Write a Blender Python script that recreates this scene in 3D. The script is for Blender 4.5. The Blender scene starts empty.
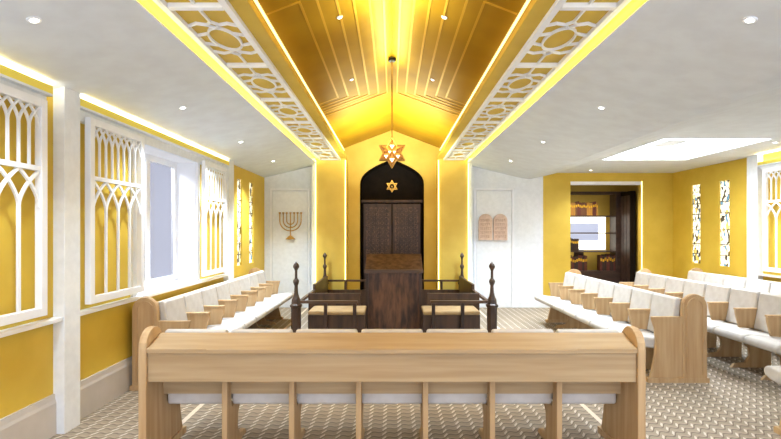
import bpy, bmesh, math, random
from mathutils import Vector, Matrix
random.seed(7)
PI = math.pi
S = bpy.context.scene
C = S.collection
H = 1.66                                   # eye height
# ------------------------------------------------------------------ helpers
def lin(c):
    c = c / 255.0
    return c / 12.92 if c <= 0.04045 else ((c + 0.055) / 1.055) ** 2.4
def rgb(r, g, b): return (lin(r), lin(g), lin(b), 1.0)

def mat(name, col, rough=0.6, metal=0.0, col2=None, scale=(6, 6, 6), detail=3.0, bump=0.0, spec=0.5, lo=.35, hi=.65):
    m = bpy.data.materials.new(name); m.use_nodes = True
    nt = m.node_tree; N = nt.nodes; L = nt.links
    b = N['Principled BSDF']
    b.inputs['Base Color'].default_value = col
    b.inputs['Roughness'].default_value = rough
    b.inputs['Metallic'].default_value = metal
    b.inputs['Specular IOR Level'].default_value = spec
    if col2 is not None or bump > 0:
        tc = N.new('ShaderNodeTexCoord'); mp = N.new('ShaderNodeMapping')
        mp.inputs['Scale'].default_value = scale
        L.new(tc.outputs['Object'], mp.inputs['Vector'])
        nz = N.new('ShaderNodeTexNoise'); nz.inputs['Scale'].default_value = 1.0
        nz.inputs['Detail'].default_value = detail
        L.new(mp.outputs[0], nz.inputs['Vector'])
        if col2 is not None:
            r = N.new('ShaderNodeValToRGB')
            r.color_ramp.elements[0].position = lo; r.color_ramp.elements[1].position = hi
            r.color_ramp.elements[0].color = col; r.color_ramp.elements[1].color = col2
            L.new(nz.outputs['Fac'], r.inputs[0]); L.new(r.outputs[0], b.inputs['Base Color'])
        if bump > 0:
            bp = N.new('ShaderNodeBump'); bp.inputs['Strength'].default_value = bump; bp.inputs['Distance'].default_value = 0.01
            L.new(nz.outputs['Fac'], bp.inputs['Height']); L.new(bp.outputs[0], b.inputs['Normal'])
    return m
def emis(name, col, strength):
    m = bpy.data.materials.new(name); m.use_nodes = True
    b = m.node_tree.nodes['Principled BSDF']
    b.inputs['Base Color'].default_value = col
    b.inputs['Emission Color'].default_value = col
    b.inputs['Emission Strength'].default_value = strength
    return m

class MB:
    def __init__(s): s.bm = bmesh.new()
    def box(s, x0, x1, y0, y1, z0, z1):
        vs = [s.bm.verts.new((x, y, z)) for x in (x0, x1) for y in (y0, y1) for z in (z0, z1)]
        for f in ((0, 1, 3, 2), (4, 6, 7, 5), (0, 4, 5, 1), (2, 3, 7, 6), (0, 2, 6, 4), (1, 5, 7, 3)):
            s.bm.faces.new([vs[i] for i in f])
        return s
    def prism(s, pts, a0, a1, ax='x'):
        """2D polygon extruded along an axis. ax='x': pts=(y,z); 'y': pts=(x,z); 'z': pts=(x,y)"""
        def P(p, a):
            return {'x': (a, p[0], p[1]), 'y': (p[0], a, p[1]), 'z': (p[0], p[1], a)}[ax]
        A = [s.bm.verts.new(P(p, a0)) for p in pts]; B = [s.bm.verts.new(P(p, a1)) for p in pts]
        n = len(pts)
        for i in range(n):
            j = (i + 1) % n
            s.bm.faces.new((A[i], A[j], B[j], B[i]))
        s.bm.faces.new(A[::-1]); s.bm.faces.new(B)
        return s
    def ribbon(s, pts, w, a0, a1, ax='y', closed=False):
        """flat bar of width w following a 2D polyline, extruded a0..a1"""
        n = len(pts); L_ = []; R_ = []
        for i in range(n):
            p = Vector(pts[i])
            if closed: q0 = Vector(pts[(i - 1) % n]); q1 = Vector(pts[(i + 1) % n])
            else: q0 = Vector(pts[max(i - 1, 0)]); q1 = Vector(pts[min(i + 1, n - 1)])
            d0 = (p - q0); d1 = (q1 - p)
            if d0.length < 1e-9: d0 = d1
            if d1.length < 1e-9: d1 = d0
            d0 = d0.normalized(); d1 = d1.normalized()
            n0 = Vector((-d0.y, d0.x)); n1 = Vector((-d1.y, d1.x))
            m = (n0 + n1)
            if m.length < 1e-6: m = n0
            m = m.normalized(); k = 1 / max(m.dot(n0), 0.4)
            L_.append(p + m * w / 2 * k); R_.append(p - m * w / 2 * k)
        def P(p, a):
            return {'x': (a, p[0], p[1]), 'y': (p[0], a, p[1]), 'z': (p[0], p[1], a)}[ax]
        V = [[s.bm.verts.new(P(q, a)) for q in (L_[i], R_[i]) for a in (a0, a1)] for i in range(n)]
        rng = range(n) if closed else range(n - 1)
        for i in rng:
            a = V[i]; b = V[(i + 1) % n]
            s.bm.faces.new((a[0], b[0], b[1], a[1])); s.bm.faces.new((a[2], a[3], b[3], b[2]))
            s.bm.faces.new((a[0], a[2], b[2], b[0])); s.bm.faces.new((a[1], b[1], b[3], a[3]))
        if not closed:
            a = V[0]; s.bm.faces.new((a[0], a[1], a[3], a[2]))
            a = V[-1]; s.bm.faces.new((a[0], a[2], a[3], a[1]))
        return s
    def lathe(s, prof, cx=0, cy=0, seg=12, rot=0):
        rings = []
        for r, z in prof:
            r = max(r, 0.0006)
            rings.append([s.bm.verts.new((cx + r * math.cos(2 * PI * k / seg + rot), cy + r * math.sin(2 * PI * k / seg + rot), z)) for k in range(seg)])
        for a, b in zip(rings, rings[1:]):
            for k in range(seg):
                j = (k + 1) % seg
                s.bm.faces.new((a[k], a[j], b[j], b[k]))
        s.bm.faces.new(rings[0][::-1]); s.bm.faces.new(rings[-1])
        return s
    def tube(s, pts, r, seg=8):
        pts = [Vector(p) for p in pts]; rings = []
        up = Vector((0.123, 0.971, 0.2)).normalized()
        for i, p in enumerate(pts):
            d = (pts[min(i + 1, len(pts) - 1)] - pts[max(i - 1, 0)]).normalized()
            a = d.cross(up).normalized(); b = d.cross(a).normalized()
            rings.append([s.bm.verts.new(p + (a * math.cos(2 * PI * k / seg) + b * math.sin(2 * PI * k / seg)) * r) for k in range(seg)])
        for a, b in zip(rings, rings[1:]):
            for k in range(seg):
                j = (k + 1) % seg
                s.bm.faces.new((a[k], a[j], b[j], b[k]))
        s.bm.faces.new(rings[0][::-1]); s.bm.faces.new(rings[-1])
        return s
    def quad(s, *p):
        s.bm.faces.new([s.bm.verts.new(q) for q in p]); return s
    def mesh(s, name, m):
        bmesh.ops.recalc_face_normals(s.bm, faces=s.bm.faces)
        me = bpy.data.meshes.new(name); s.bm.to_mesh(me); s.bm.free()
        me.materials.append(m); return me

def link(name, me, parent=None, loc=(0, 0, 0), rot=(0, 0, 0)):
    o = bpy.data.objects.new(name, me); C.objects.link(o)
    o.location = loc; o.rotation_euler = rot
    if parent: o.parent = parent
    return o
def obj(name, mb, m, parent=None, loc=(0, 0, 0), rot=(0, 0, 0), bevel=0, seg=2, smooth=False):
    o = link(name, mb.mesh(name, m), parent, loc, rot)
    fin(o, bevel, seg, smooth); return o
def fin(o, bevel=0, seg=2, smooth=False):
    if bevel:
        b = o.modifiers.new('bevel', 'BEVEL'); b.width = bevel; b.segments = seg; b.limit_method = 'ANGLE'; b.angle_limit = math.radians(40)
    if smooth:
        for p in o.data.polygons: p.use_smooth = True
def struct(o): o['kind'] = 'structure'; return o
def tag(o, label, cat, group=None):
    o['label'] = label; o['category'] = cat
    if group: o['group'] = group
    return o
def thing(name, label, cat, loc=(0, 0, 0), rz=0, group=None):
    o = bpy.data.objects.new(name, None); C.objects.link(o); o.empty_display_size = .1
    o.location = loc; o.rotation_euler = (0, 0, rz)
    return tag(o, label, cat, group)
def dup(root, loc=None, rz=None, label=None):
    r = root.copy(); C.objects.link(r)
    if loc is not None: r.location = loc
    if rz is not None: r.rotation_euler = (0, 0, rz)
    if label: r['label'] = label
    for ch in list(root.children):
        c = ch.copy(); C.objects.link(c); c.parent = r
        for g in list(ch.children):
            d = g.copy(); C.objects.link(d); d.parent = c
    return r

# ------------------------------------------------------------------ materials
M = {}
M['yellow'] = mat('mustard_wall_paint', rgb(214, 182, 66), .62, col2=rgb(206, 173, 58), scale=(3, 3, 3), bump=.04)
M['gold'] = mat('golden_lacquer', rgb(180, 140, 22), .5, .3, spec=.2, col2=rgb(164, 122, 14), scale=(1.5, 1.5, 1.5))
M['gold_dark'] = mat('gold_inlay', rgb(214, 168, 44), .4, .4)
M['goldwall'] = mat('gold_niche_paint', rgb(222, 196, 92), .5, .05, col2=rgb(214, 186, 82), scale=(3, 3, 3))
M['white'] = mat('white_plaster', rgb(232, 237, 242), .7, col2=rgb(225, 230, 235), scale=(14, 14, 14), bump=.1)
M['ceil'] = mat('ceiling_plaster', rgb(218, 225, 230), .75, col2=rgb(211, 217, 222), scale=(5, 5, 5))
M['lacq'] = mat('white_lacquer', rgb(240, 243, 248), .4, col2=rgb(235, 238, 243), scale=(6, 6, 6))
M['fascia_lit'] = mat('lit_fascia_yellow', rgb(246, 226, 96), .6)  # glow put into the colour: wall yellow lightened so the fascia looks lit
M['base'] = mat('baseboard_paint', rgb(200, 194, 187), .55, col2=rgb(192, 186, 178), scale=(4, 4, 4))
M['oakh'] = mat('light_oak_long_grain', rgb(188, 165, 130), .75, spec=.2, col2=rgb(170, 144, 108), scale=(1.3, 14, 26), detail=4, bump=.05, lo=.3, hi=.72)
M['oakv'] = mat('light_oak_upright_grain', rgb(200, 172, 132), .68, spec=.3, col2=rgb(180, 146, 104), scale=(22, 22, 1.6), detail=4, bump=.05, lo=.3, hi=.72)
M['cush'] = mat('ivory_upholstery', rgb(206, 203, 199), .85, col2=rgb(196, 192, 187), scale=(9, 9, 9), bump=.15, spec=.2)
M['dark'] = mat('dark_walnut', rgb(78, 56, 40), .42, col2=rgb(48, 33, 24), scale=(12, 12, 2), detail=4, bump=.08)
M['darkh'] = mat('dark_walnut_long_grain', rgb(92, 68, 48), .42, col2=rgb(62, 44, 31), scale=(2, 14, 14), detail=4)
M['deskm'] = mat('figured_walnut_burl', rgb(112, 76, 50), .35, col2=rgb(52, 33, 22), scale=(14, 14, 3.4), detail=5, bump=.05)
M['desktop'] = mat('figured_walnut_desktop', rgb(98, 72, 52), .7, spec=.15, col2=rgb(68, 47, 32), scale=(12, 12, 12), detail=5)
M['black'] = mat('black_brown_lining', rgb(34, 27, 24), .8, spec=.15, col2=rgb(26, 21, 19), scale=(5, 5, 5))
M['carve'] = mat('carved_dark_wood', rgb(108, 78, 54), .4, col2=rgb(52, 38, 30), scale=(16, 16, 16), detail=4)
M['tan'] = mat('tan_seat_pad', rgb(182, 156, 114), .8, col2=rgb(168, 142, 100), scale=(8, 8, 8))
M['brass'] = mat('antique_brass', rgb(188, 146, 70), .32, .75, col2=rgb(160, 120, 52), scale=(9, 9, 9))
M['terra'] = mat('pale_terracotta_stone', rgb(222, 200, 184), .8, col2=rgb(206, 180, 162), scale=(22, 22, 22), bump=.3)
M['terrad'] = mat('incised_script_shade', rgb(176, 144, 122), .8)
M['case'] = mat('bookcase_wood', rgb(70, 50, 42), .5, col2=rgb(52, 37, 32), scale=(3, 10, 10))
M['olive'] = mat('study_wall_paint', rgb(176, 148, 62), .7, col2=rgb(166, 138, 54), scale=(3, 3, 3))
M['black_metal'] = mat('black_metal', rgb(30, 28, 26), .4, .6)
M['frost'] = mat('frosted_lens', rgb(250, 240, 210), .3)
LED = emis('led_warm_strip', rgb(255, 238, 130), 9)
LEDV = emis('led_vault_strip', rgb(255, 242, 160), 1.1)
LEDP = emis('led_pillar_strip', rgb(255, 238, 140), 2.2)
LEDW = emis('led_white_strip', rgb(250, 252, 255), 15)
LAMP = emis('downlight_lens', rgb(255, 252, 244), 6)
STARL = emis('star_lamp_glass', rgb(180, 124, 60), .12)
STARW = emis('star_lamp_bright_glass', rgb(255, 240, 200), 1.6)
PANEL = emis('lit_white_screen', rgb(255, 252, 235), 1.5)
PANELG = emis('grey_blue_screen_area', rgb(160, 166, 186), .75)
SKYL = emis('skylight_glass', rgb(250, 252, 255), 10)

# floor: woven carpet with interlocking zigzag tiles
def floor_mat():
    m = bpy.data.materials.new('patterned_carpet'); m.use_nodes = True
    nt = m.node_tree; N = nt.nodes; L = nt.links; b = N['Principled BSDF']
    b.inputs['Roughness'].default_value = .8; b.inputs['Specular IOR Level'].default_value = .25
    tc = N.new('ShaderNodeTexCoord'); sp = N.new('ShaderNodeSeparateXYZ')
    mp = N.new('ShaderNodeMapping'); mp.inputs['Rotation'].default_value = (0, 0, math.radians(0))
    L.new(tc.outputs['Object'], mp.inputs[0]); L.new(mp.outputs[0], sp.inputs[0])
    def mth(op, a, b_=None, c_=None):
        n = N.new('ShaderNodeMath'); n.operation = op
        for i, v in enumerate((a, b_, c_)):
            if v is None: continue
            if isinstance(v, (int, float)): n.inputs[i].default_value = v
            else: L.new(v, n.inputs[i])
        return n.outputs[0]
    X, Y = sp.outputs[0], sp.outputs[1]
    P = .125                                         # cell pitch in metres
    tri = mth('MULTIPLY', mth('SINE', mth('MULTIPLY', X, 2 * PI / P)), .26)
    zz = mth('ADD', mth('DIVIDE', Y, P * .72), mth('ADD', tri, mth('MULTIPLY', X, -.9 / P)))
    fz = mth('FRACT', zz)
    row = mth('FLOOR', zz)
    line = mth('MULTIPLY', mth('LESS_THAN', fz, .30), .75)                                                     # pale zigzag line
    dark = mth('MULTIPLY', mth('GREATER_THAN', fz, .78), .8)                                                  # dark edge below it
    fx = mth('FRACT', mth('DIVIDE', X, P))
    tick = mth('MULTIPLY', mth('LESS_THAN', mth('ABSOLUTE', mth('SUBTRACT', fx, .5)), .13), mth('LESS_THAN', fz, .42))
    nz = N.new('ShaderNodeTexNoise'); nz.inputs['Scale'].default_value = 3.0; nz.inputs['Detail'].default_value = 6
    L.new(tc.outputs['Object'], nz.inputs['Vector'])
    r = N.new('ShaderNodeValToRGB')
    r.color_ramp.elements[0].position = .3; r.color_ramp.elements[1].position = .7
    r.color_ramp.elements[0].color = rgb(142, 129, 111); r.color_ramp.elements[1].color = rgb(158, 145, 127)
    L.new(nz.outputs['Fac'], r.inputs[0])
    def mix(fac, a, c):
        n = N.new('ShaderNodeMix'); n.data_type = 'RGBA'
        L.new(fac, n.inputs['Factor']); L.new(a, n.inputs['A'])
        n.inputs['B'].default_value = c
        return n.outputs['Result']
    c = mix(dark, r.outputs[0], rgb(112, 99, 84))
    c = mix(line, c, rgb(168, 154, 136))
    c = mix(tick, c, rgb(208, 197, 181))
    st = mth('LESS_THAN', mth('ABSOLUTE', mth('SUBTRACT', mth('ABSOLUTE', X), 1.82)), .022)
    c = mix(st, c, rgb(222, 206, 186))
    L.new(c, b.inputs['Base Color'])
    bp = N.new('ShaderNodeBump'); bp.inputs['Strength'].default_value = .25; bp.inputs['Distance'].default_value = .01
    L.new(fz, bp.inputs['Height']); L.new(bp.outputs[0], b.inputs['Normal'])
    return m
M['floor'] = floor_mat()

def stained():
    m = bpy.data.materials.new('stained_glass_panel'); m.use_nodes = True
    nt = m.node_tree; N = nt.nodes; L = nt.links; b = N['Principled BSDF']
    tc = N.new('ShaderNodeTexCoord'); mp = N.new('ShaderNodeMapping'); mp.inputs['Scale'].default_value = (17, 17, 11)
    L.new(tc.outputs['Object'], mp.inputs[0])
    v = N.new('ShaderNodeTexVoronoi'); L.new(mp.outputs[0], v.inputs['Vector']); v.inputs['Scale'].default_value = 1
    r = N.new('ShaderNodeValToRGB'); r.color_ramp.interpolation = 'CONSTANT'
    sep = N.new('ShaderNodeSeparateColor'); L.new(v.outputs['Color'], sep.inputs[0])
    L.new(sep.outputs[0], r.inputs[0])
    e = r.color_ramp.elements
    e[0].position = 0; e[0].color = rgb(255, 250, 225)
    e[1].position = .42; e[1].color = rgb(240, 226, 170)
    for p, c in ((.52, rgb(70, 66, 56)), (.70, rgb(250, 252, 246)), (.86, rgb(96, 140, 168)), (.93, rgb(200, 176, 96))):
        k = e.new(p); k.color = c
    v2 = N.new('ShaderNodeTexVoronoi'); v2.feature = 'DISTANCE_TO_EDGE'; v2.inputs['Scale'].default_value = 1
    L.new(mp.outputs[0], v2.inputs['Vector'])
    lt = N.new('ShaderNodeMath'); lt.operation = 'LESS_THAN'; lt.inputs[1].default_value = .05
    L.new(v2.outputs['Distance'], lt.inputs[0])
    mx = N.new('ShaderNodeMix'); mx.data_type = 'RGBA'; L.new(lt.outputs[0], mx.inputs['Factor'])
    L.new(r.outputs[0], mx.inputs['A']); mx.inputs['B'].default_value = rgb(70, 60, 44)
    L.new(mx.outputs['Result'], b.inputs['Base Color']); L.new(mx.outputs['Result'], b.inputs['Emission Color'])
    b.inputs['Emission Strength'].default_value = .6; b.inputs['Roughness'].default_value = .2
    return m
M['stained'] = stained()
def glass():
    m = bpy.data.materials.new('window_glass'); m.use_nodes = True
    nt = m.node_tree; N = nt.nodes; L = nt.links
    for n in list(N):
        if n.type != 'OUTPUT_MATERIAL': N.remove(n)
    t = N.new('ShaderNodeBsdfTransparent'); t.inputs[0].default_value = (.50, .50, .52, 1)
    g = N.new('ShaderNodeBsdfGlossy'); g.inputs['Roughness'].default_value = .03
    x = N.new('ShaderNodeMixShader')
    x.inputs[0].default_value = .05; L.new(t.outputs[0], x.inputs[1]); L.new(g.outputs[0], x.inputs[2])
    L.new(x.outputs[0], [n for n in N if n.type == 'OUTPUT_MATERIAL'][0].inputs[0])
    return m
M['glass'] = glass()

# ------------------------------------------------------------------ room shell
XL, XR, YB, YN = -2.77, 6.10, 10.9, -0.4
T = .12
struct(obj('floor', MB().box(XL - .4, XR + .4, YN, 13.4, -.1, 0), M['floor']))
ZS = lambda X: H + 1.813 - .236 * X                 # sloped side ceiling, X measured from the centre line
# left slope, right slope with its valley and the raised flat part
def ceil_prof(pts):                                  # pts (x,z) lower outline -> slab .08 thick
    return pts + [(x, z + (.012 if abs(abs(x) - 1.6) < .01 else .06)) for x, z in reversed(pts)]
struct(obj('ceiling', MB().prism(ceil_prof([(-2.9, ZS(2.9)), (-1.60, ZS(1.60))]), YN, YB + .02, 'y'), M['ceil']))
VZ = H + 1.26
cl = MB().prism(ceil_prof([(1.60, ZS(1.60)), (2.82, ZS(2.82)), (2.98, ZS(2.9)), (3.25, H + 1.18), (3.58, VZ), (3.72, VZ)]), YN, YB + .02, 'y')
cl.box(3.72, 5.2, YN, 6.86, VZ, VZ + .08); cl.box(3.72, 5.2, 8.9, YB + .02, VZ, VZ + .08); cl.box(5.2, XR + .1, YN, YB + .02, VZ, VZ + .08)
o = obj('ceiling', cl, M['ceil']); struct(o)
# skylight well
sk = MB(); w = .05
sk.box(3.72 - w, 3.72, 6.86 - w, 8.9 + w, VZ + .08, VZ + .42); sk.box(5.2, 5.2 + w, 6.86 - w, 8.9 + w, VZ + .08, VZ + .42)
sk.box(3.72, 5.2, 6.86 - w, 6.86, VZ + .08, VZ + .42); sk.box(3.72, 5.2, 8.9, 8.9 + w, VZ + .08, VZ + .42)
wn = obj('window_5', sk, M['white']); struct(wn)
obj('pane', MB().box(3.70, 5.22, 6.84, 8.92, VZ + .42, VZ + .45), SKYL, wn)
obj('pendant_box', MB().box(4.35, 4.75, 7.9, 8.5, VZ + .16, VZ + .41), M['white'], wn, bevel=.05)

# central soffits and vault
LZ = H + 1.53
RZ = H + 2.23
for sgn, nm in ((-1, 'left'), (1, 'right')):
    b = MB()
    x0, x1 = sorted((sgn * .96, sgn * 1.76)); b.box(x0, x1, YN, 10.62, LZ, LZ + .05)          # soffit board
    x0, x1 = sorted((sgn * 1.72, sgn * 1.76)); b.box(x0, x1, YN, 10.62, ZS(1.72) + .07, LZ)    # pocket wall
    struct(obj('ceiling', b, M['yellow']))
    x0, x1 = sorted((sgn * 1.655, sgn * 1.69)); struct(obj('trim_1', MB().box(x0, x1, YN, 10.58, ZS(1.69) + .062, ZS(1.69) + .075), LED))
    x0, x1 = sorted((sgn * 1.045, sgn * 1.059)); struct(obj('trim_2', MB().box(x0, x1, YN, 11.05, H + 1.765, H + 1.79), LEDV))
    v = MB()
    x0, x1 = sorted((sgn * 1.06, sgn * 1.10)); v.box(x0, x1, YN, 11.1, LZ + .05, H + 1.83)
    v.prism([(0, RZ), (sgn * 1.10, H + 1.815), (sgn * 1.10, H + 1.87), (0, RZ + .06)], YN, 11.12, 'y')
    struct(obj('ceiling', v, M['gold']))
    # inlaid lines on the vault slope: straight runs that turn outwards to the eaves
    Lm = MB()
    sl = .377
    for k, X in enumerate((.08, .21, .35, .49, .645, .78)):
        yc = 7.95 - .14 * k
        hw = .011
        z = lambda x: RZ - sl * x - .004
        y0 = 4.25 if k == 5 else YN
        Lm.bm.faces.new([Lm.bm.verts.new(p) for p in ((sgn * (X - hw), y0, z(X - hw)), (sgn * (X + hw), y0, z(X + hw)), (sgn * (X + hw), yc, z(X + hw)), (sgn * (X - hw), yc, z(X - hw)))])
        Lm.bm.faces.new([Lm.bm.verts.new(p) for p in ((sgn * (X - hw), yc, z(X - hw)), (sgn * 1.055, yc, z(1.055)), (sgn * 1.055, yc + .03, z(1.055)), (sgn * (X - hw), yc + .03, z(X - hw)))])
        if k == 5:
            Lm.bm.faces.new([Lm.bm.verts.new(p) for p in ((sgn * (X - hw), y0, z(X - hw)), (sgn * 1.055, y0, z(1.055)), (sgn * 1.055, y0 - .03, z(1.055)), (sgn * (X - hw), y0 - .03, z(X - hw)))])
    me = Lm.mesh('trim_3', M['gold_dark']); o = link('trim_3', me); struct(o)
    sd = o.modifiers.new('thick', 'SOLIDIFY'); sd.thickness = .006

# pierced white lattice panels under each soffit
def lattice_panel(sgn):
    a, bb = 1.09, 1.55
    y_end = 10.62
    ys = [y_end - 1.2 * k for k in range(11) if y_end - 1.2 * k > YN + .3]
    zl, zh = LZ - .022, LZ - .001
    root = thing('ceiling_lattice', ('left' if sgn < 0 else 'right') + ' long white pierced lattice under the mustard soffit beside the golden vault', 'lattice', (0, 0, 0))
    fr = MB()
    for x in (a + .02, bb - .02):
        fr.box(sgn * x - .024, sgn * x + .024, ys[-1], y_end, zl - .012, zh)
    obj('frame_rail', fr, M['lacq'], root)
    for y in ys:
        obj('crossbar', MB().box(min(sgn * (a + .048), sgn * (bb - .048)), max(sgn * (a + .048), sgn * (bb - .048)), y - .062, y - .012, zl - .012, zh), M['lacq'], root)
    cx = (a + bb) / 2; hw = (bb - a) / 2 - .045
    for y in ys[:-1]:
        y1 = y - .08; y0 = y - 1.2; cy = (y0 + y1) / 2; hl = (y1 - y0) / 2
        g = MB(); W = .0145
        R = hw * .60; RL = hl * .40
        g.ribbon([(sgn * cx + R * math.cos(t * PI / 14), cy + RL * math.sin(t * PI / 14)) for t in range(28)], W, zl, zh, 'z', True)
        for s in (-1, 1):
            d = hl * .10
            cyd = cy + s * (RL + d)
            g.ribbon([(sgn * cx - d * .8, cyd), (sgn * cx, cyd + d), (sgn * cx + d * .8, cyd), (sgn * cx, cyd - d)], W * .9, zl, zh, 'z', True)
            for q in (-1, 1):
                g.ribbon([(sgn * cx + q * d * .7, cyd), (sgn * cx + q * hw * .62, cyd + s * hl * .05), (sgn * cx + q * (hw + .01), cyd - s * hl * .04)], W, zl, zh, 'z')
                g.ribbon([(sgn * cx + q * R * .8, cy + s * RL * .55), (sgn * cx + q * (hw + .01), cy + s * RL * .35)], W, zl, zh, 'z')
            g.ribbon([(sgn * cx, cyd + s * d), (sgn * cx, cy + s * (hl + .01))], W, zl, zh, 'z')
        obj('fretwork', g, M['lacq'], root)
    return root
lattice_panel(-1); lattice_panel(1)

# side walls ------------------------------------------------------------
def wall_x(name, X, out, y0, y1, z0, z1, holes, m):
    """wall slab on plane x=X, thickness T outward (out=+-1), rectangular holes (ya,yb,za,zb) sorted in y"""
    b = MB(); xa, xb = sorted((X, X + out * .34))
    y = y0
    for (ya, yb, za, zb) in holes:
        b.box(xa, xb, y, ya, z0, z1); b.box(xa, xb, ya, yb, z0, za); b.box(xa, xb, ya, yb, zb, z1); y = yb
    b.box(xa, xb, y, y1, z0, z1)
    return struct(obj(name, b, m))
SILL = .96; WTOP = 2.63
leftwin = [(1.30, 3.00, SILL, WTOP), (5.40, 7.08, SILL, WTOP)]
lst = [(8.97, 9.28, 1.02, 2.62), (9.73, 10.06, 1.02, 2.62)]
wall_x('wall_left', XL, -1, YN, YB + .1, 0, 2.9, leftwin + lst, M['yellow'])
rst = [(9.06, 9.38, 1.0, 2.6), (9.92, 10.24, 1.0, 2.6)]
wall_x('wall_right', XR, 1, YN, YB + .1, 0, 3.05, [(1.30, 3.00, SILL, WTOP), (5.40, 7.08, SILL, WTOP)] + rst, M['yellow'])
# windows with frames, panes, linings and sills
def window(n, X, out, ya, yb):
    root = bpy.data.objects.new('window_%d' % n, None); C.objects.link(root); struct(root)
    xo = X + out * .30; xi = X + out * .26
    f = MB(); fw = .09
    a, b_ = sorted((xo, xi))
    f.box(a, b_, ya, ya + fw, SILL, WTOP); f.box(a, b_, yb - fw, yb, SILL, WTOP)
    mid = (ya + yb) / 2; f.box(a, b_, mid - .05, mid + .05, SILL, WTOP)
    for p, q in ((ya + fw, mid - .05), (mid + .05, yb - fw)):
        f.box(a, b_, p, q, SILL, SILL + fw); f.box(a, b_, p, q, WTOP - fw, WTOP)
    obj('window_frame', f, M['lacq'], root)
    for p, q in ((ya + fw, mid - .05), (mid + .05, yb - fw)):
        obj('pane', MB().box((a + b_) / 2 - .004, (a + b_) / 2 + .004, p, q, SILL + fw, WTOP - fw), M['glass'], root)
    l = MB(); e = .012
    a, b_ = sorted((X, X + out * .26))
    l.box(a, b_, ya, ya + e, SILL, WTOP); l.box(a, b_, yb - e, yb, SILL, WTOP); l.box(a, b_, ya + e, yb - e, WTOP - e, WTOP); l.box(a, b_, ya + e, yb - e, SILL, SILL + e)
    cs = MB(); a3, b3 = sorted((X, X - out * .03)); cw = .085
    for p, q, za, zb in ((ya - cw, ya, SILL, WTOP + .0), (yb, yb + cw, SILL, WTOP)): cs.box(a3, b3, p, q, za, zb)
    obj('casing', cs, M['lacq'], root)
    obj('reveal_lining', l, M['lacq'], root)
    return root
window(1, XL, -1, 1.30, 3.00); window(2, XL, -1, 5.40, 7.08)
window(3, XR, 1, 1.30, 3.00); window(4, XR, 1, 5.40, 7.08)
# continuous window ledges, baseboards, columns, cove troughs
for X, out, nm in ((XL, -1, 'left'), (XR, 1, 'right')):
    i = -out
    for (ya, yb) in ((YN, 4.10), (4.31, 8.25)):
        a, b_ = sorted((X, X + i * .085))
        struct(obj('trim_4', MB().box(a, b_, ya, yb, SILL - .035, SILL), M['lacq'], bevel=.006))
        a, b_ = sorted((X, X + i * .095)); a2, b2 = sorted((X + i * .075, X + i * .095))
        tz0, tz1 = H + 1.06, H + 1.142
        if out > 0: tz0, tz1 = VZ - .20, VZ - .13
        ya2 = ya; yb2 = yb - (.14 if yb < 5 else 0)
        t = MB().box(a, b_, ya2, yb2, tz0, tz0 + .018)
        tr = struct(obj('trim_5', t, M['white']))
        obj('fascia', MB().box(a2, b2, ya2, yb2, tz0 + .018, tz1), M['fascia_lit'], tr)
        a3, b3 = sorted((X, X + i * .045)); obj('header_board', MB().box(a3, b3, ya2, yb2, tz0 - .10 if out < 0 else tz0 - .05, tz0), M['white'], tr)
        a, b_ = sorted((X + i * .02, X + i * .05)); struct(obj('trim_6', MB().box(a, b_, ya2, yb2, tz0 + .02, tz0 + .035), LEDW))
    for (ya, yb) in ((YN, 4.10), (4.31, 8.25), (8.5, YB)):
        a, b_ = sorted((X, X + i * .03)); a2, b2 = sorted((X, X + i * .018))
        m_ = MB().box(a, b_, ya, yb, 0, .26); m_.prism([(X, .26), (X + i * .03, .26), (X + i * .022, .285), (X + i * .018, .33), (X, .33)], ya, yb, 'y')
        struct(obj('baseboard_' + nm, m_, M['base']))
    for (ya, yb) in ((4.10, 4.31), (8.25, 8.5)):
        a, b_ = sorted((X, X + i * .095))
        struct(obj('trim_7', MB().box(a, b_, ya, yb, 0, ZS(2.68) if out < 0 else VZ), M['white'], bevel=.004))
# stained glass lights
for lbl, X, out, L_ in (('left', XL, -1, lst), ('right', XR, 1, rst)):
    for k, (ya, yb, za, zb) in enumerate(L_):
        a, b_ = sorted((X + out * .03, X + out * .045))
        r = struct(obj('window_6', MB().box(a, b_, ya, yb, za, zb), M['stained']))
        f = MB(); a, b_ = sorted((X + out * .0, X + out * .06)); e = .012
        f.box(a, b_, ya, ya + e, za, zb); f.box(a, b_, yb - e, yb, za, zb); f.box(a, b_, ya, yb, za, za + e); f.box(a, b_, ya, yb, zb - e, zb)
        obj('window_frame', f, M['yellow'], r)
        c = MB(); zz = za + .2
        while zz < zb - .1:
            a, b_ = sorted((X + out * .02, X + out * .032)); c.box(a, b_, ya + e, yb - e, zz, zz + .014); zz += .27 + .07 * math.sin(zz * 9)
        obj('lead_bars', c, M['black_metal'], r)

# back wall (white flanks with flush doors, mustard on the right with the study opening)
wb = MB()
wb.prism([(XL, 0), (-1.66, 0), (-1.66, ZS(1.66)), (XL, ZS(2.77))], YB, YB + .12, 'y')
wb.prism([(1.66, 0), (3.28, 0), (3.28, H + 1.19), (2.98, ZS(2.9)), (2.82, ZS(2.82)), (1.66, ZS(1.66))], YB, YB + .12, 'y')
struct(obj('wall_back', wb, M['white']))
OX0, OX1, OT = 3.875, 5.41, H + 1.075
yb_ = MB()
yb_.prism([(3.28, 0), (OX0, 0), (OX0, VZ), (3.58, VZ), (3.28, H + 1.19)], YB, YB + .12, 'y')
yb_.box(OX0, OX1, YB, YB + .12, OT, VZ); yb_.box(OX1, XR, YB, YB + .12, 0, VZ)
struct(obj('wall_back', yb_, M['yellow']))
struct(obj('trim_8', MB().box(OX0, OX1, YB - .012, YB + .12, OT - .07, OT), M['lacq']))
struct(obj('baseboard_back', MB().box(1.75, OX0, YB - .02, YB, 0, .12).box(XL + .04, -1.75, YB - .02, YB, 0, .12), M['white']))
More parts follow.
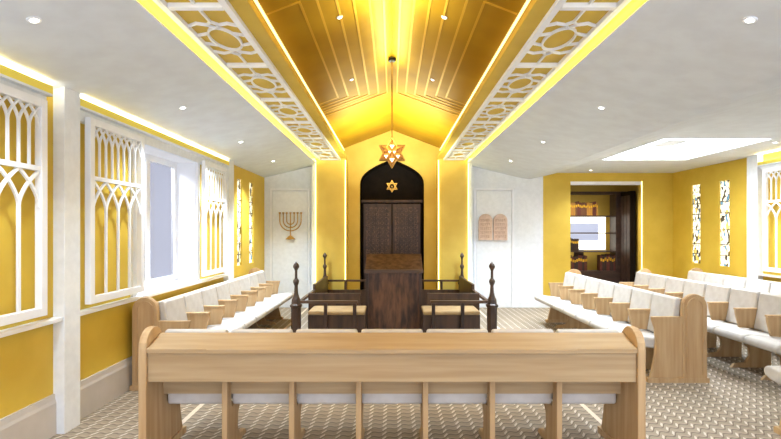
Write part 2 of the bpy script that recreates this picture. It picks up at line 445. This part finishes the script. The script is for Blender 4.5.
for n, (x0, x1) in enumerate(((-2.62, -1.80), (1.80, 2.62))):
    d = MB().box(x0 + .03, x1 - .03, YB - .024, YB - .004, .01, 2.53)
    dr = struct(obj('door_%d' % (n + 1), d, M['white'], bevel=.004))
    f = MB().box(x0 - .02, x0 + .022, YB - .036, YB - .002, .0, 2.58).box(x1 - .022, x1 + .02, YB - .036, YB - .002, 0, 2.58).box(x0 + .022, x1 - .022, YB - .036, YB - .002, 2.54, 2.58)
    obj('door_frame', f, M['lacq'], dr, bevel=.003)
struct(obj('trim_10', MB().box(OX1 + .002, OX1 + .02, YB - .012, YB - .001, 0, OT), LEDP))
# pillars beside the niche, niche walls, gable end with the pointed arch
for sgn in (-1, 1):
    x0, x1 = sorted((sgn * .98, sgn * 1.62))
    struct(obj('wall_niche', MB().box(x0, x1, 10.62, 11.16, 0, LZ), M['goldwall']))
    for x in (.985, 1.615):
        struct(obj('trim_9', MB().box(sgn * x - .010, sgn * x + .010, 10.60, 10.622, 0, LZ - .03), LEDP))
    x0, x1 = sorted((sgn * 1.62, sgn * 1.70)); struct(obj('wall_niche', MB().box(x0, x1, 10.66, 11.16, 0, LZ), M['white']))
arch = [(.71, 1.04), (.70, 1.12), (.665, 1.20), (.60, 1.28), (.50, 1.36), (.36, 1.44), (.22, 1.505), (.11, 1.555), (.04, 1.60), (0, 1.64)]
for sgn in (-1, 1):
    b = MB()
    pts = [(sgn * .98, 0), (sgn * .71, 0)] + [(sgn * x, H + z) for x, z in arch] + [(0, RZ), (sgn * 1.08, H + 1.825), (sgn * .98 if False else sgn * 1.08, LZ), (sgn * .98, LZ)]
    b.prism(pts, 11.1, 11.16, 'y')
    struct(obj('wall_back', b, M['goldwall']))
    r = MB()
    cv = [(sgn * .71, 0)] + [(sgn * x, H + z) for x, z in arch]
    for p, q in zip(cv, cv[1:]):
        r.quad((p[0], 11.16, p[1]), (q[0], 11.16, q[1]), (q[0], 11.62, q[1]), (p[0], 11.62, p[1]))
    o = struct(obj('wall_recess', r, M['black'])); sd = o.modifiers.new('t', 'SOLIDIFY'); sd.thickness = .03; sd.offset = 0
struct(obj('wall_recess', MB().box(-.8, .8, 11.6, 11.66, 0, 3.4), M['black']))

# ------------------------------------------------------------------ shutters with gothic tracery
def shutter(root):
    W, z0, z1 = .96, 1.015, 2.66; fw = .065; d0, d1 = 0, .055
    f = MB().box(-W / 2, -W / 2 + fw, d0, d1, z0, z1).box(W / 2 - fw, W / 2, d0, d1, z0, z1)
    f.box(-W / 2 + fw, W / 2 - fw, d0, d1, z0, z0 + fw).box(-W / 2 + fw, W / 2 - fw, d0, d1, z1 - fw, z1)
    obj('frame', f, M['lacq'], root, bevel=.004)
    zm = 2.13
    obj('middle_rail', MB().box(-W / 2 + fw, W / 2 - fw, d0 + .008, d1 - .004, zm - .018, zm + .018), M['lacq'], root)
    iw = W - 2 * fw
    def tr(n, zb, zs, zt, w, name):
        g = MB(); step = iw / n
        for i in range(1, n):
            x = -iw / 2 + i * step
            g.box(x - w / 2, x + w / 2, .024, .042, zb, zs)
        for i in range(0, n + 1):
            x = -iw / 2 + i * step
            for s in (-1, 1):
                pts = []
                for k in range(8):
                    t = k / 7
                    xx = x + s * step * (1 - math.cos(t * PI / 2)) * 1.0
                    zz = zs + (zt - zs) * (.5 * math.sin(t * PI / 2) + .5 * (1 - math.cos(t * PI / 2)))
                    pts.append((xx, zz))
                if all(-iw / 2 - .001 <= p[0] <= iw / 2 + .001 for p in pts):
                    g.ribbon(pts, w * .9, .024, .042, 'y')
        obj(name, g, M['lacq'], root)
    tr(8, zm + .018, 2.44, z1 - fw, .015, 'upper_tracery')
    tr(4, z0 + fw, 1.84, zm - .018, .024, 'lower_tracery')
SG = 'sliding gothic tracery shutters'
sh = thing('sliding_shutter', 'large white gothic tracery shutter at the left picture edge, nearest the camera', 'shutter', (XL + .075, 3.37, 0), -PI / 2, SG)
shutter(sh)
# local +y (front) must face the room: rot -90 maps local y to +X
dup(sh, (XL + .075, 4.88, 0), -PI / 2, 'white gothic tracery shutter just beyond the near white column, left of the bright window')
dup(sh, (XL + .075, 7.58, 0), -PI / 2, 'white gothic tracery shutter on the far side of the bright left window')
dup(sh, (XR - .075, 7.62, 0), PI / 2, 'white gothic tracery shutter at the right picture edge beside the far yellow wall')
# ------------------------------------------------------------------ pews
def arc(cx, cz, r, a0, a1, n=10):
    return [(cx + r * math.cos(a0 + (a1 - a0) * k / n), cz + r * math.sin(a0 + (a1 - a0) * k / n)) for k in range(n + 1)]
cache = {}
def cmesh(key, fn, m):
    if key not in cache: cache[key] = fn().mesh(key[0], m)
    return cache[key]
ENDP = [(0, .05)] + [(0, .83)] + arc(.135, .835, .135, PI, 0)[1:] + [(.27, .72)] + [(.60, .72), (.592, .68), (.565, .58), (.552, .44), (.565, .28), (.60, .12), (.62, .05)]
def pew(label, n, pitch, loc, rz):
    root = thing('pew', label, 'pew', loc, rz, 'light oak pews')
    Ln = n * pitch; th = .045
    for s in (-1, 1):
        x0, x1 = sorted((s * Ln / 2, s * (Ln / 2 + th)))
        ep = link('end_panel', cmesh(('end_panel', n, pitch, s), lambda: MB().prism(ENDP, x0, x1, 'x'), M['oakv']), root); fin(ep, .006)
        link('plinth', cmesh(('plinth', n, pitch, s), lambda: MB().box(x0 - .016, x1 + .016, -.02, .65, 0, .05), M['oakv']), ep)
        # arched moulding on the outer face
        xp0, xp1 = sorted((s * (Ln / 2 + th - .001), s * (Ln / 2 + th + .012)))
        bp_ = link('back_post', cmesh(('back_post', n, pitch, s), lambda: MB().prism([(.004, .05)] + arc(.135, .835, .131, PI, 0) + [(.266, .05)], xp0, xp1, 'x'), M['oakv']), ep); fin(bp_, .004)
        xm0, xm1 = sorted((s * (Ln / 2 + th + .012), s * (Ln / 2 + th + .024)))
        path = [(.05, .09), (.05, .835)] + arc(.135, .835, .085, PI, 0)[1:] + [(.22, .09)]
        link('arched_moulding', cmesh(('arched_moulding', n, pitch, s), lambda: MB().ribbon(path, .020, xm0, xm1, 'x'), M['oakv']), ep)
    e = .002
    a, b_ = -Ln / 2 + e, Ln / 2 - e
    o = link('apron', cmesh(('apron', n, pitch), lambda: MB().box(a, b_, .02, .045, .60, .805), M['oakh']), root); fin(o, .003)
    o = link('book_ledge', cmesh(('book_ledge', n, pitch), lambda: MB().prism([(0.0, .806), (0.0, .838), (.20, .905), (.235, .905), (.235, .885), (.20, .882), (.02, .806)], a, b_, 'x'), M['oakh']), root); fin(o, .003)
    o = link('ledge_lip', cmesh(('ledge_lip', n, pitch), lambda: MB().box(a + .42, b_ - .42, -.012, .0, .806, .836), M['oakh']), root); fin(o, .003)
    o = link('back_board', cmesh(('back_board', n, pitch), lambda: MB().prism([(.265, .44), (.285, .44), (.235, .884), (.215, .884)], a, b_, 'x'), M['oakh']), root)
    for k in range(n):
        x = -Ln / 2 + (k + .5) * pitch
        hw = pitch / 2
        def cb():
            return MB().prism([(.295, .455), (.385, .47), (.385, .50), (.315, .90), (.29, .925), (.245, .915), (.243, .88)], -hw + .014, hw - .014, 'x')
        o = link('back_cushion', cmesh(('back_cushion', pitch), cb, M['cush']), root, (x, 0, 0)); fin(o, .018, 3, False)
        def cs():
            return MB().prism([(.30, .345), (.30, .45), (.78, .505), (.85, .495), (.875, .46), (.86, .415), (.80, .39), (.45, .345)], -hw + .012, hw - .012, 'x')
        o = link('seat_cushion', cmesh(('seat_cushion', pitch), cs, M['cush']), root, (x, 0, 0)); fin(o, .026, 3, False)
    for k in range(1, n):
        x = -Ln / 2 + k * pitch
        def dv():
            m_ = MB().prism([(.36, .475), (.31, .70), (.60, .70), (.598, .66), (.575, .56), (.555, .485)], -.016, .016, 'x')
            return m_.box(-.03, .03, .30, .60, .70, .722)
        o = link('armrest', cmesh(('armrest', 'd'), dv, M['oakv']), root, (x, 0, 0)); fin(o, .004)
        def lg():
            return MB().prism([(.17, 0), (.17, .60), (.25, .60), (.262, .44), (.28, .34), (.44, .34), (.50, .30), (.44, .24), (.43, .14), (.48, .06), (.62, .045), (.66, 0)], -.02, .02, 'x')
        o = link('support', cmesh(('support', 'd'), lg, M['oakv']), root, (x, 0, 0)); fin(o, .004)
    return root
pew('light oak pew seen from behind, spanning the foreground with white cushions', 7, .49, (0, 3.5, 0), 0)
pew('long light oak pew along the left wall under the windows', 8, .52, (-2.71, 7.36, 0), -PI / 2)
pew('light oak pew right of the aisle, nearest the centre, its carved end facing the camera', 7, .51, (3.45, 7.33, 0), PI / 2)
pew('middle of the three right hand pews, behind the one with the visible arched end', 8, .515, (4.78, 7.15, 0), PI / 2)
pew('rearmost right hand pew, close to the yellow wall with stained glass', 8, .515, (5.86, 7.36, 0), PI / 2)
pew('light oak pew at the lower right edge, only one white seat corner showing', 5, .49, (3.20 + 1.24, 3.5, 0), 0)

# ------------------------------------------------------------------ bimah: reading desk and side settees
rd = thing('reading_desk', 'tall dark figured walnut reading desk standing before the ark', 'desk', (.03, 8.06, 0))
obj('body', MB().box(-.45, .45, .03, .50, .06, .99), M['deskm'], rd, bevel=.006)
obj('plinth', MB().box(-.47, .47, .01, .52, 0, .06), M['dark'], rd, bevel=.004)
obj('slanted_top', MB().prism([(-.01, 1.01), (-.01, 1.035), (.50, 1.27), (.53, 1.26), (.53, 1.0), (.03, 1.0)], -.465, .465, 'x'), M['desktop'], rd, bevel=.005)
obj('book_stop', MB().box(-.47, .47, -.03, -.011, .985, 1.045), M['darkh'], rd, bevel=.004)
for s in (-1, 1):
    obj('side_stile', MB().box(s * .43 - .02, s * .43 + .02, .012, .029, .07, .98), M['dark'], rd)

def settee(label, sgn, x):
    root = thing('side_settee', label, 'settee', (x, 0, 0), 0, 'walnut settees beside the desk')
    def X(v): return sgn * v
    def bx(name, xa, xb, ya, yb, za, zb, m, bev=.005, parent=root):
        a, b_ = sorted((X(xa), X(xb))); return obj(name, MB().box(a, b_, ya, yb, za, zb), m, parent, bevel=bev)
    bx('seat_base', .40, 1.24, 7.40, 7.97, .0, .42, M['dark'])
    bx('seat_pad', .40, 1.24, 7.38, 7.97, .422, .478, M['tan'], .02)
    bx('backrest', .50, 1.33, 7.975, 8.02, 0, .67, M['dark'])
    bx('side_panel', 1.33, 1.38, 8.75, 10.42, 0, .73, M['dark'])
    bx('low_screen', .50, 1.33, 10.34, 10.38, 0, .45, M['dark'])
    bx('back_rail', 1.33, 1.38, 7.40, 8.75, .60, .64, M['darkh'])
    for (y, nm) in ((7.30, 'near'), (10.44, 'far')):
        bx('arm_rail', .50, 1.36, y, y + .06, .605, .645, M['darkh'])
        for xv in (.545, .97):
            bx('arm_post', xv - .025, xv + .025, y + .005, y + .055, 0, .605, M['dark'])
        prof = [(.085, 0), (.085, .05), (.074, .06), (.074, .54), (.09, .56), (.09, .585), (.07, .60), (.064, .66), (.045, .70), (.03, .76), (.024, .86), (.03, .875), (.04, .90), (.046, .92), (.04, .945), (.024, .965), (.019, .98), (.019, 1.08), (.027, 1.10), (.044, 1.13), (.046, 1.15), (.03, 1.18), (.012, 1.20), (.001, 1.215)]
        p = obj('finial_post', MB().lathe(prof, X(1.40), y + .03, 8, PI / 8), M['dark'], root)
    return root
settee('dark walnut settee with spired posts left of the reading desk', -1, 0.0)
settee('dark walnut settee with spired posts right of the reading desk', 1, 0.06)

# ------------------------------------------------------------------ ark
ak = thing('torah_ark', 'dark carved wooden ark cabinet standing inside the pointed arch', 'cabinet', (0, 11.3, 0))
obj('carcass', MB().box(-.67, .67, .03, .28, 0, 2.30), M['black'], ak)
obj('cornice', MB().box(-.69, .69, -.03, .28, 2.30, 2.36), M['dark'], ak, bevel=.006)
for s in (-1, 1):
    x0, x1 = sorted((s * .012, s * .64))
    d = obj('door', MB().box(x0, x1, 0, .028, .12, 2.27), M['dark'], ak, bevel=.004)
    cx = (x0 + x1) / 2; g = MB(); hw = .25
    za, zb = 1.10, 2.18
    g.ribbon([(cx - hw, za), (cx + hw, za), (cx + hw, zb), (cx - hw, zb)], .03, -.014, -.001, 'y', True)
    nx, nz = 5, 11
    for i in range(nx):
        for k in range(nz):
            px = cx - hw + (i + .5) * 2 * hw / nx; pz = za + (k + .5) * (zb - za) / nz; r = .034
            g.ribbon([(px + r * math.cos(t * PI / 3), pz + r * 1.1 * math.sin(t * PI / 3)) for t in range(6)], .013, -.012, -.001, 'y', True)
    obj('carved_panel', g, M['carve'], d)
    g = MB(); g.ribbon([(cx - hw, .25), (cx + hw, .25), (cx + hw, .95), (cx - hw, .95)], .03, -.014, -.001, 'y', True)
    obj('lower_panel', g, M['carve'], d)
    obj('handle', MB().tube([(s * .06, -.02, 1.06), (s * .06, -.035, 1.10), (s * .06, -.035, 1.22), (s * .06, -.02, 1.26)], .009), M['dark'], d)
def star_pts(r, rot=0): return [(r * math.sin(rot + k * 2 * PI / 3), r * math.cos(rot + k * 2 * PI / 3)) for k in range(3)]
st = MB()
for rot, y in ((0, 0), (PI, .006)):
    st.ribbon(star_pts(.125, rot), .022, y, y + .014, 'y', True)
tag(obj('star_emblem', st, M['brass'], None, (0, 11.56, H + 1.0)), 'small brass six pointed star fixed above the ark inside the arch', 'star')
bpy.data.objects['star_emblem'].location = (0, 11.44, H + 1.02)
bk = MB().box(-.012, .012, 11.462 - 11.44, .16, -.012, .012)
obj('mounting_pin', bk, M['brass'], bpy.data.objects['star_emblem'])

# pendant star lamp: stellated body made of triangular points
pl = thing('star_pendant_lamp', 'glowing brass star pendant lamp hanging on a thin rod from the vault ridge', 'lamp', (0, 6.43, 0))
zc = H + 1.0
obj('canopy', MB().lathe([(.045, RZ - .06), (.05, RZ - .05), (.05, RZ - .025), (.02, RZ - .012)], 0, 0, 16), M['black_metal'], pl)
obj('rod', MB().tube([(0, 0, zc + .20), (0, 0, RZ - .055)], .008), M['brass'], pl)
body = MB(); frm = MB()
def spike(c2, r_in, tip, depth):
    pass
R0 = .19
for k in range(6):
    a = k * PI / 3
    tip = Vector((R0 * math.sin(a), 0, zc + R0 * math.cos(a)))
    ri = R0 / math.sqrt(3)
    p1 = Vector((ri * math.sin(a - PI / 6), 0, zc + ri * math.cos(a - PI / 6))); p2 = Vector((ri * math.sin(a + PI / 6), 0, zc + ri * math.cos(a + PI / 6)))
    for s in (-1, 1):
        ap = Vector((0, s * .07, zc))
        mid = Vector((ri * .62 * math.sin(a), s * .06, zc + ri * .62 * math.cos(a)))
        body.quad(p1, tip, mid); body.quad(tip, p2, mid); body.quad(p1, mid, ap); body.quad(mid, p2, ap)
        frm.tube([mid, tip], .006, 6); frm.tube([p1, ap], .006, 6); 
    frm.tube([p1, tip], .007, 6); frm.tube([tip, p2], .007, 6)
for rot in (0, PI):
    q = [Vector((x, 0, zc + z)) for x, z in star_pts(R0, rot)]
    for s in (-1, 1):
        for i in range(3):
            frm.tube([q[i] * .999 + Vector((0, s * .03, 0)), q[(i + 1) % 3] + Vector((0, s * .03, 0))], .006, 6)
obj('glass_points', body, STARL, pl); obj('brass_frame', frm, M['brass'], pl)
bb = MB()
for (bx_, bz_, rr) in ((0, .07, .028), (0, -.10, .030), (-.075, -.055, .024), (.075, -.055, .024), (-.03, .0, .018), (.03, .0, .018)):
    for s in (-1, 1):
        yq = s * .075
        bb.prism([(bx_ - rr, zc + bz_ + rr * .6), (bx_ + rr, zc + bz_ + rr * .6), (bx_, zc + bz_ - rr)], yq - .006, yq + .006, 'y')
obj('bright_facets', bb, STARW, pl)
obj('finial', MB().tube([(0, 0, zc + .17), (0, 0, zc + .22)], .014), M['brass'], pl)

# wall menorah
mn = thing('wall_menorah', 'brass seven branched menorah mounted on the white left door', 'menorah', (-2.19, YB - .075, 0))
m0 = H + .10
g = MB(); top = m0 + .27; cy = m0 + .10
g.tube([(0, 0, m0 - .24), (0, 0, top)], .012)
for r in (.08, .155, .23):
    g.tube([(-r, 0, top)] + [(-r * math.cos(t * PI / 12), 0, cy + .02 - (r * .95) * math.sin(t * PI / 12)) for t in range(13)] + [(r, 0, top)], .011)
obj('branches', g, M['brass'], mn)
g = MB()
for x in (-.23, -.155, -.08, 0, .08, .155, .23):
    g.lathe([(.012, top), (.024, top + .012), (.026, top + .03), (.016, top + .034)], x, 0, 10)
obj('candle_cups', g, M['brass'], mn)
obj('foot', MB().prism([(-.11, m0 - .28), (.11, m0 - .28), (.06, m0 - .235), (.02, m0 - .20), (-.02, m0 - .20), (-.06, m0 - .235)], -.03, .03, 'y'), M['brass'], mn, bevel=.005)
obj('wall_fixing', MB().box(-.012, .012, 0, .048, m0 - .02, m0 + .004), M['brass'], mn)
# tablets
tb = thing('stone_tablets', 'pair of round topped pale stone tablets mounted on the white right door', 'tablets', (2.18, YB - .06, 0))
for s in (-1, 1):
    x0, x1 = (-.31, -.012) if s < 0 else (.012, .31)
    c = (x0 + x1) / 2; r = (x1 - x0) / 2; z0 = H - .20
    t = obj('tablet', MB().prism([(x0, z0), (x1, z0)] + arc(c, H + .22, r, 0, PI, 12), -.02, .03, 'y'), M['terra'], tb, bevel=.006)
    g = MB()
    for k in range(5):
        z = H - .14 + k * .088
        xx = x0 + .035
        while xx < x1 - .06:
            w_ = random.uniform(.022, .034); 
            # simple square letter strokes
            g.box(xx, xx + w_, -.026, -.0201, z + .034, z + .044)
            kind = random.randint(0, 3)
            if kind != 1: g.box(xx + w_ - .008, xx + w_, -.026, -.0201, z, z + .034)
            if kind in (0, 2): g.box(xx, xx + .008, -.026, -.0201, z, z + .026)
            if kind in (1, 2): g.box(xx, xx + w_, -.026, -.0201, z - .004, z + .006)
            if kind == 1: g.box(xx + w_ * .4, xx + w_ * .4 + .009, -.026, -.0201, z, z + .034)
            xx += w_ + .014
    obj('raised_script', g, M['terrad'], t)

# ------------------------------------------------------------------ downlights
def downlight(label, loc, tilt=0, r=.028, rz=0):
    root = thing('downlight', label, 'ceiling light', loc, 0, 'recessed downlights')
    root.rotation_euler = (0, tilt, 0)
    obj('rim', MB().lathe([(r + .012, -.010), (r + .014, -.004), (r + .012, -.001)], 0, 0, 20), M['lacq'], root)
    obj('lens', MB().lathe([(r - .006, -.0125), (r - .004, -.0101)], 0, 0, 20), LAMP, root)
    return root
dn = ['nearest the camera', 'second from the camera', 'third from the camera', 'closest to the back wall']
tl = math.atan(.236)
for s, nm in ((-1, 'left'), (1, 'right')):
    for k, y in enumerate((3.07, 5.25, 7.27, 9.25)):
        downlight('recessed white downlight in the %s sloping ceiling, %s' % (nm, dn[k]), (s * 2.19, y, ZS(2.19)), s * tl)
    for k, (x, y) in enumerate(((.50, 4.78), (.54, 6.70))):
        downlight('small downlight in the golden vault, %s slope, %s' % (nm, ('nearer the camera', 'nearer the ark')[k]), (s * x, y, RZ - .377 * x - .002), s * math.atan(.377), .018)
downlight('white downlight in the flat right ceiling between skylight and right wall', (5.42, 7.1, VZ), 0)
downlight('white downlight in the flat right ceiling just before the study opening', (4.1, 10.35, VZ), 0)

# ------------------------------------------------------------------ study behind the opening
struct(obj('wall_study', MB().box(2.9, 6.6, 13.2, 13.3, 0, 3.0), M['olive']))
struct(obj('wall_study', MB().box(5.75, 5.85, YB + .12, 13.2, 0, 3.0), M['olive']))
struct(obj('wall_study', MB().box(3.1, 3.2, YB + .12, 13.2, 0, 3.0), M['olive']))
struct(obj('ceiling', MB().box(3.0, 6.0, YB + .12, 13.3, 2.92, 3.0), M['ceil']))
Yc = 12.3; s_ = 502 / Yc
def PX(x): return (x - 392) / s_
def PZ(y): return H - (y - 231) / s_
bc = thing('bookcase', 'tall dark brown bookcase in the study beyond the opening', 'bookcase', (0, Yc, 0))
xl, xr = PX(566), PX(631)
xm = PX(619.5)
obj('upright', MB().box(xl - .04, xl, 0, .35, 0, PZ(194)), M['case'], bc)
obj('upright', MB().box(xm - .09, xm + .09, 0, .35, 0, PZ(194)), M['case'], bc)
obj('upright', MB().box(xr - .02, xr + .02, 0, .35, 0, PZ(194)), M['case'], bc)
obj('top_board', MB().box(xl - .04, xr + .02, -.01, .35, PZ(194) + .001, PZ(194) + .06), M['case'], bc)
for y, t in ((215.5, .03), (232.5, .03), (251, .03), (271, .05)):
    obj('shelf', MB().box(xl, xm - .09, .0, .34, PZ(y) - t, PZ(y)), M['case'], bc)
    obj('shelf', MB().box(xm + .09, xr - .02, .0, .34, PZ(y) - t, PZ(y)), M['case'], bc)
obj('base_cabinet', MB().box(xl, xr - .02, .001, .34, 0, PZ(271) - .051), M['case'], bc)
tc_ = thing('tall_cabinet', 'very dark tall cabinet against the right side of the study opening', 'cabinet', (0, 11.75, 0))
a = (630.5 - 392) * 11.75 / 502
obj('carcass', MB().box(a, a + .12, 0, .5, 0, 2.60), M['black'], tc_, bevel=.005)
for k in range(3):
    obj('glass_door', MB().box(a - .012, a - .001, .02 + k * .16, .16 + k * .16, .15, 2.5), M['case'], tc_)
tag(obj('lit_display', MB().box(PX(560), PX(612.5), Yc + .40, Yc + .43, PZ(250), PZ(216.5)), PANEL), 'bright white lit panel glowing behind the study bookcase shelves', 'panel')
obj('screen_area', MB().box(PX(566), PX(605), Yc + .39, Yc + .399, PZ(241), PZ(223)), PANELG, bpy.data.objects['lit_display'])
obj('stand', MB().box(PX(580), PX(590), Yc + .41, Yc + .43, 0, PZ(250)), M['case'], bpy.data.objects['lit_display'])
bcols = [mat('book_cloth_brown', rgb(96, 58, 34), .6), mat('book_cloth_gold', rgb(168, 120, 50), .5), mat('book_cloth_dark', rgb(52, 36, 32), .6), mat('book_cloth_oxblood', rgb(88, 40, 34), .6)]
def books(x0, x1, ybase, yt, pal, label, group, depth=.2):
    x = x0; z = PZ(ybase) + .001; h0 = PZ(yt) - PZ(ybase)
    while x < x1 - .02:
        w_ = random.uniform(.035, .055); h_ = h0 * random.uniform(.84, 1)
        r = tag(obj('book', MB().box(x, x + w_ - .004, Yc + .04, Yc + .04 + depth, z, z + h_), bcols[random.choice(pal)], bevel=.003), label, 'book', group)
        obj('spine_label', MB().box(x + .004, x + w_ - .008, Yc + .037, Yc + .0399, z + h_ * .62, z + h_ * .8), M['gold_dark'], r)
        x += w_
books(PX(567), PX(599), 215.5, 201, [0, 1, 1, 3], 'brown and gold bound book on the top study shelf', 'books on the top study shelf')
books(PX(567), PX(578.5), 251, 237.5, [2], 'dark bound book on the shelf before the lit panel', 'books before the lit panel')
books(PX(567), PX(588), 271, 255, [2, 3, 0], 'dark bound book on the lower shelf, left cluster', 'lower left study books')
books(PX(601), PX(616), 271, 254, [2, 3], 'dark bound book on the lower shelf, right cluster', 'lower right study books')

# ------------------------------------------------------------------ light
def area(name, loc, rot, sx, sy, e, col=(1, 1, 1)):
    l = bpy.data.lights.new(name, 'AREA'); l.shape = 'RECTANGLE'; l.size = sx; l.size_y = sy; l.energy = e; l.color = col
    o = bpy.data.objects.new(name, l); C.objects.link(o); o.location = loc; o.rotation_euler = rot
    return o
def spot(name, loc, e, ang=110, col=(.74, .87, 1), blend=.8, rad=.06):
    l = bpy.data.lights.new(name, 'SPOT'); l.energy = e; l.spot_size = math.radians(ang); l.spot_blend = blend; l.color = col; l.shadow_soft_size = rad
    o = bpy.data.objects.new(name, l); C.objects.link(o); o.location = loc
    return o
for s in (-1, 1):
    for y in (.9, 3.07, 5.25, 7.27, 9.25):
        spot('downlight_beam', (s * 2.19, y, ZS(2.19) - .03), 80 if y < 7 else 210)
spot('downlight_beam', (5.42, 7.1, VZ - .03), 110); spot('downlight_beam', (4.1, 10.35, VZ - .03), 45)
spot('downlight_beam', (5.0, 4.0, VZ - .03), 45)
spot('study_light', (4.6, 11.5, 2.85), 80, 140, (1, .92, .7))
pt = bpy.data.lights.new('star_glow', 'POINT'); pt.energy = 5; pt.color = (1, .8, .4); pt.shadow_soft_size = .1
o = bpy.data.objects.new('star_glow', pt); C.objects.link(o); o.location = (0, 6.2, H + 1.15)
# added up-facing fill lights without fittings, brightening the vault apex and far end
area('vault_fill_light', (0, 2.4, RZ - .40), (PI, 0, 0), .12, 4.8, 62, (.97, 1, .72))
area('vault_fill_light', (0, 5.7, RZ - .22), (PI, 0, 0), .08, 2.0, 6, (.97, 1, .66))
area('vault_end_fill_light', (0, 9.1, H + 1.25), (math.radians(170), 0, 0), 1.3, 1.8, 50, (.97, 1, .72))
# daylight falling in steeply through the left windows
area('window_daylight', (-3.55, 6.2, 3.1), (0, math.radians(-38), 0), .6, 1.8, 200, (.95, .97, 1))
area('window_daylight', (-3.55, 2.2, 3.1), (0, math.radians(-38), 0), .6, 1.8, 60, (.95, .97, 1))
w = bpy.data.worlds.new('world'); S.world = w; w.use_nodes = True
w.node_tree.nodes['Background'].inputs[0].default_value = rgb(214, 218, 232)
w.node_tree.nodes['Background'].inputs[1].default_value = 1.65

# ------------------------------------------------------------------ camera
cd = bpy.data.cameras.new('camera'); cam = bpy.data.objects.new('camera', cd); C.objects.link(cam)
cam.location = (0, 0, H); cam.rotation_euler = (PI / 2, 0, 0)
cd.sensor_width = 36; cd.lens = 36 * 502 / 781
cd.shift_x = -1.5 / 781; cd.shift_y = 11.5 / 781; cd.clip_start = .05
S.camera = cam
S.view_settings.view_transform = 'Standard'; S.view_settings.look = 'None'; S.view_settings.gamma = 1
S.view_settings.use_curve_mapping = False
S.view_settings.exposure = 0.95
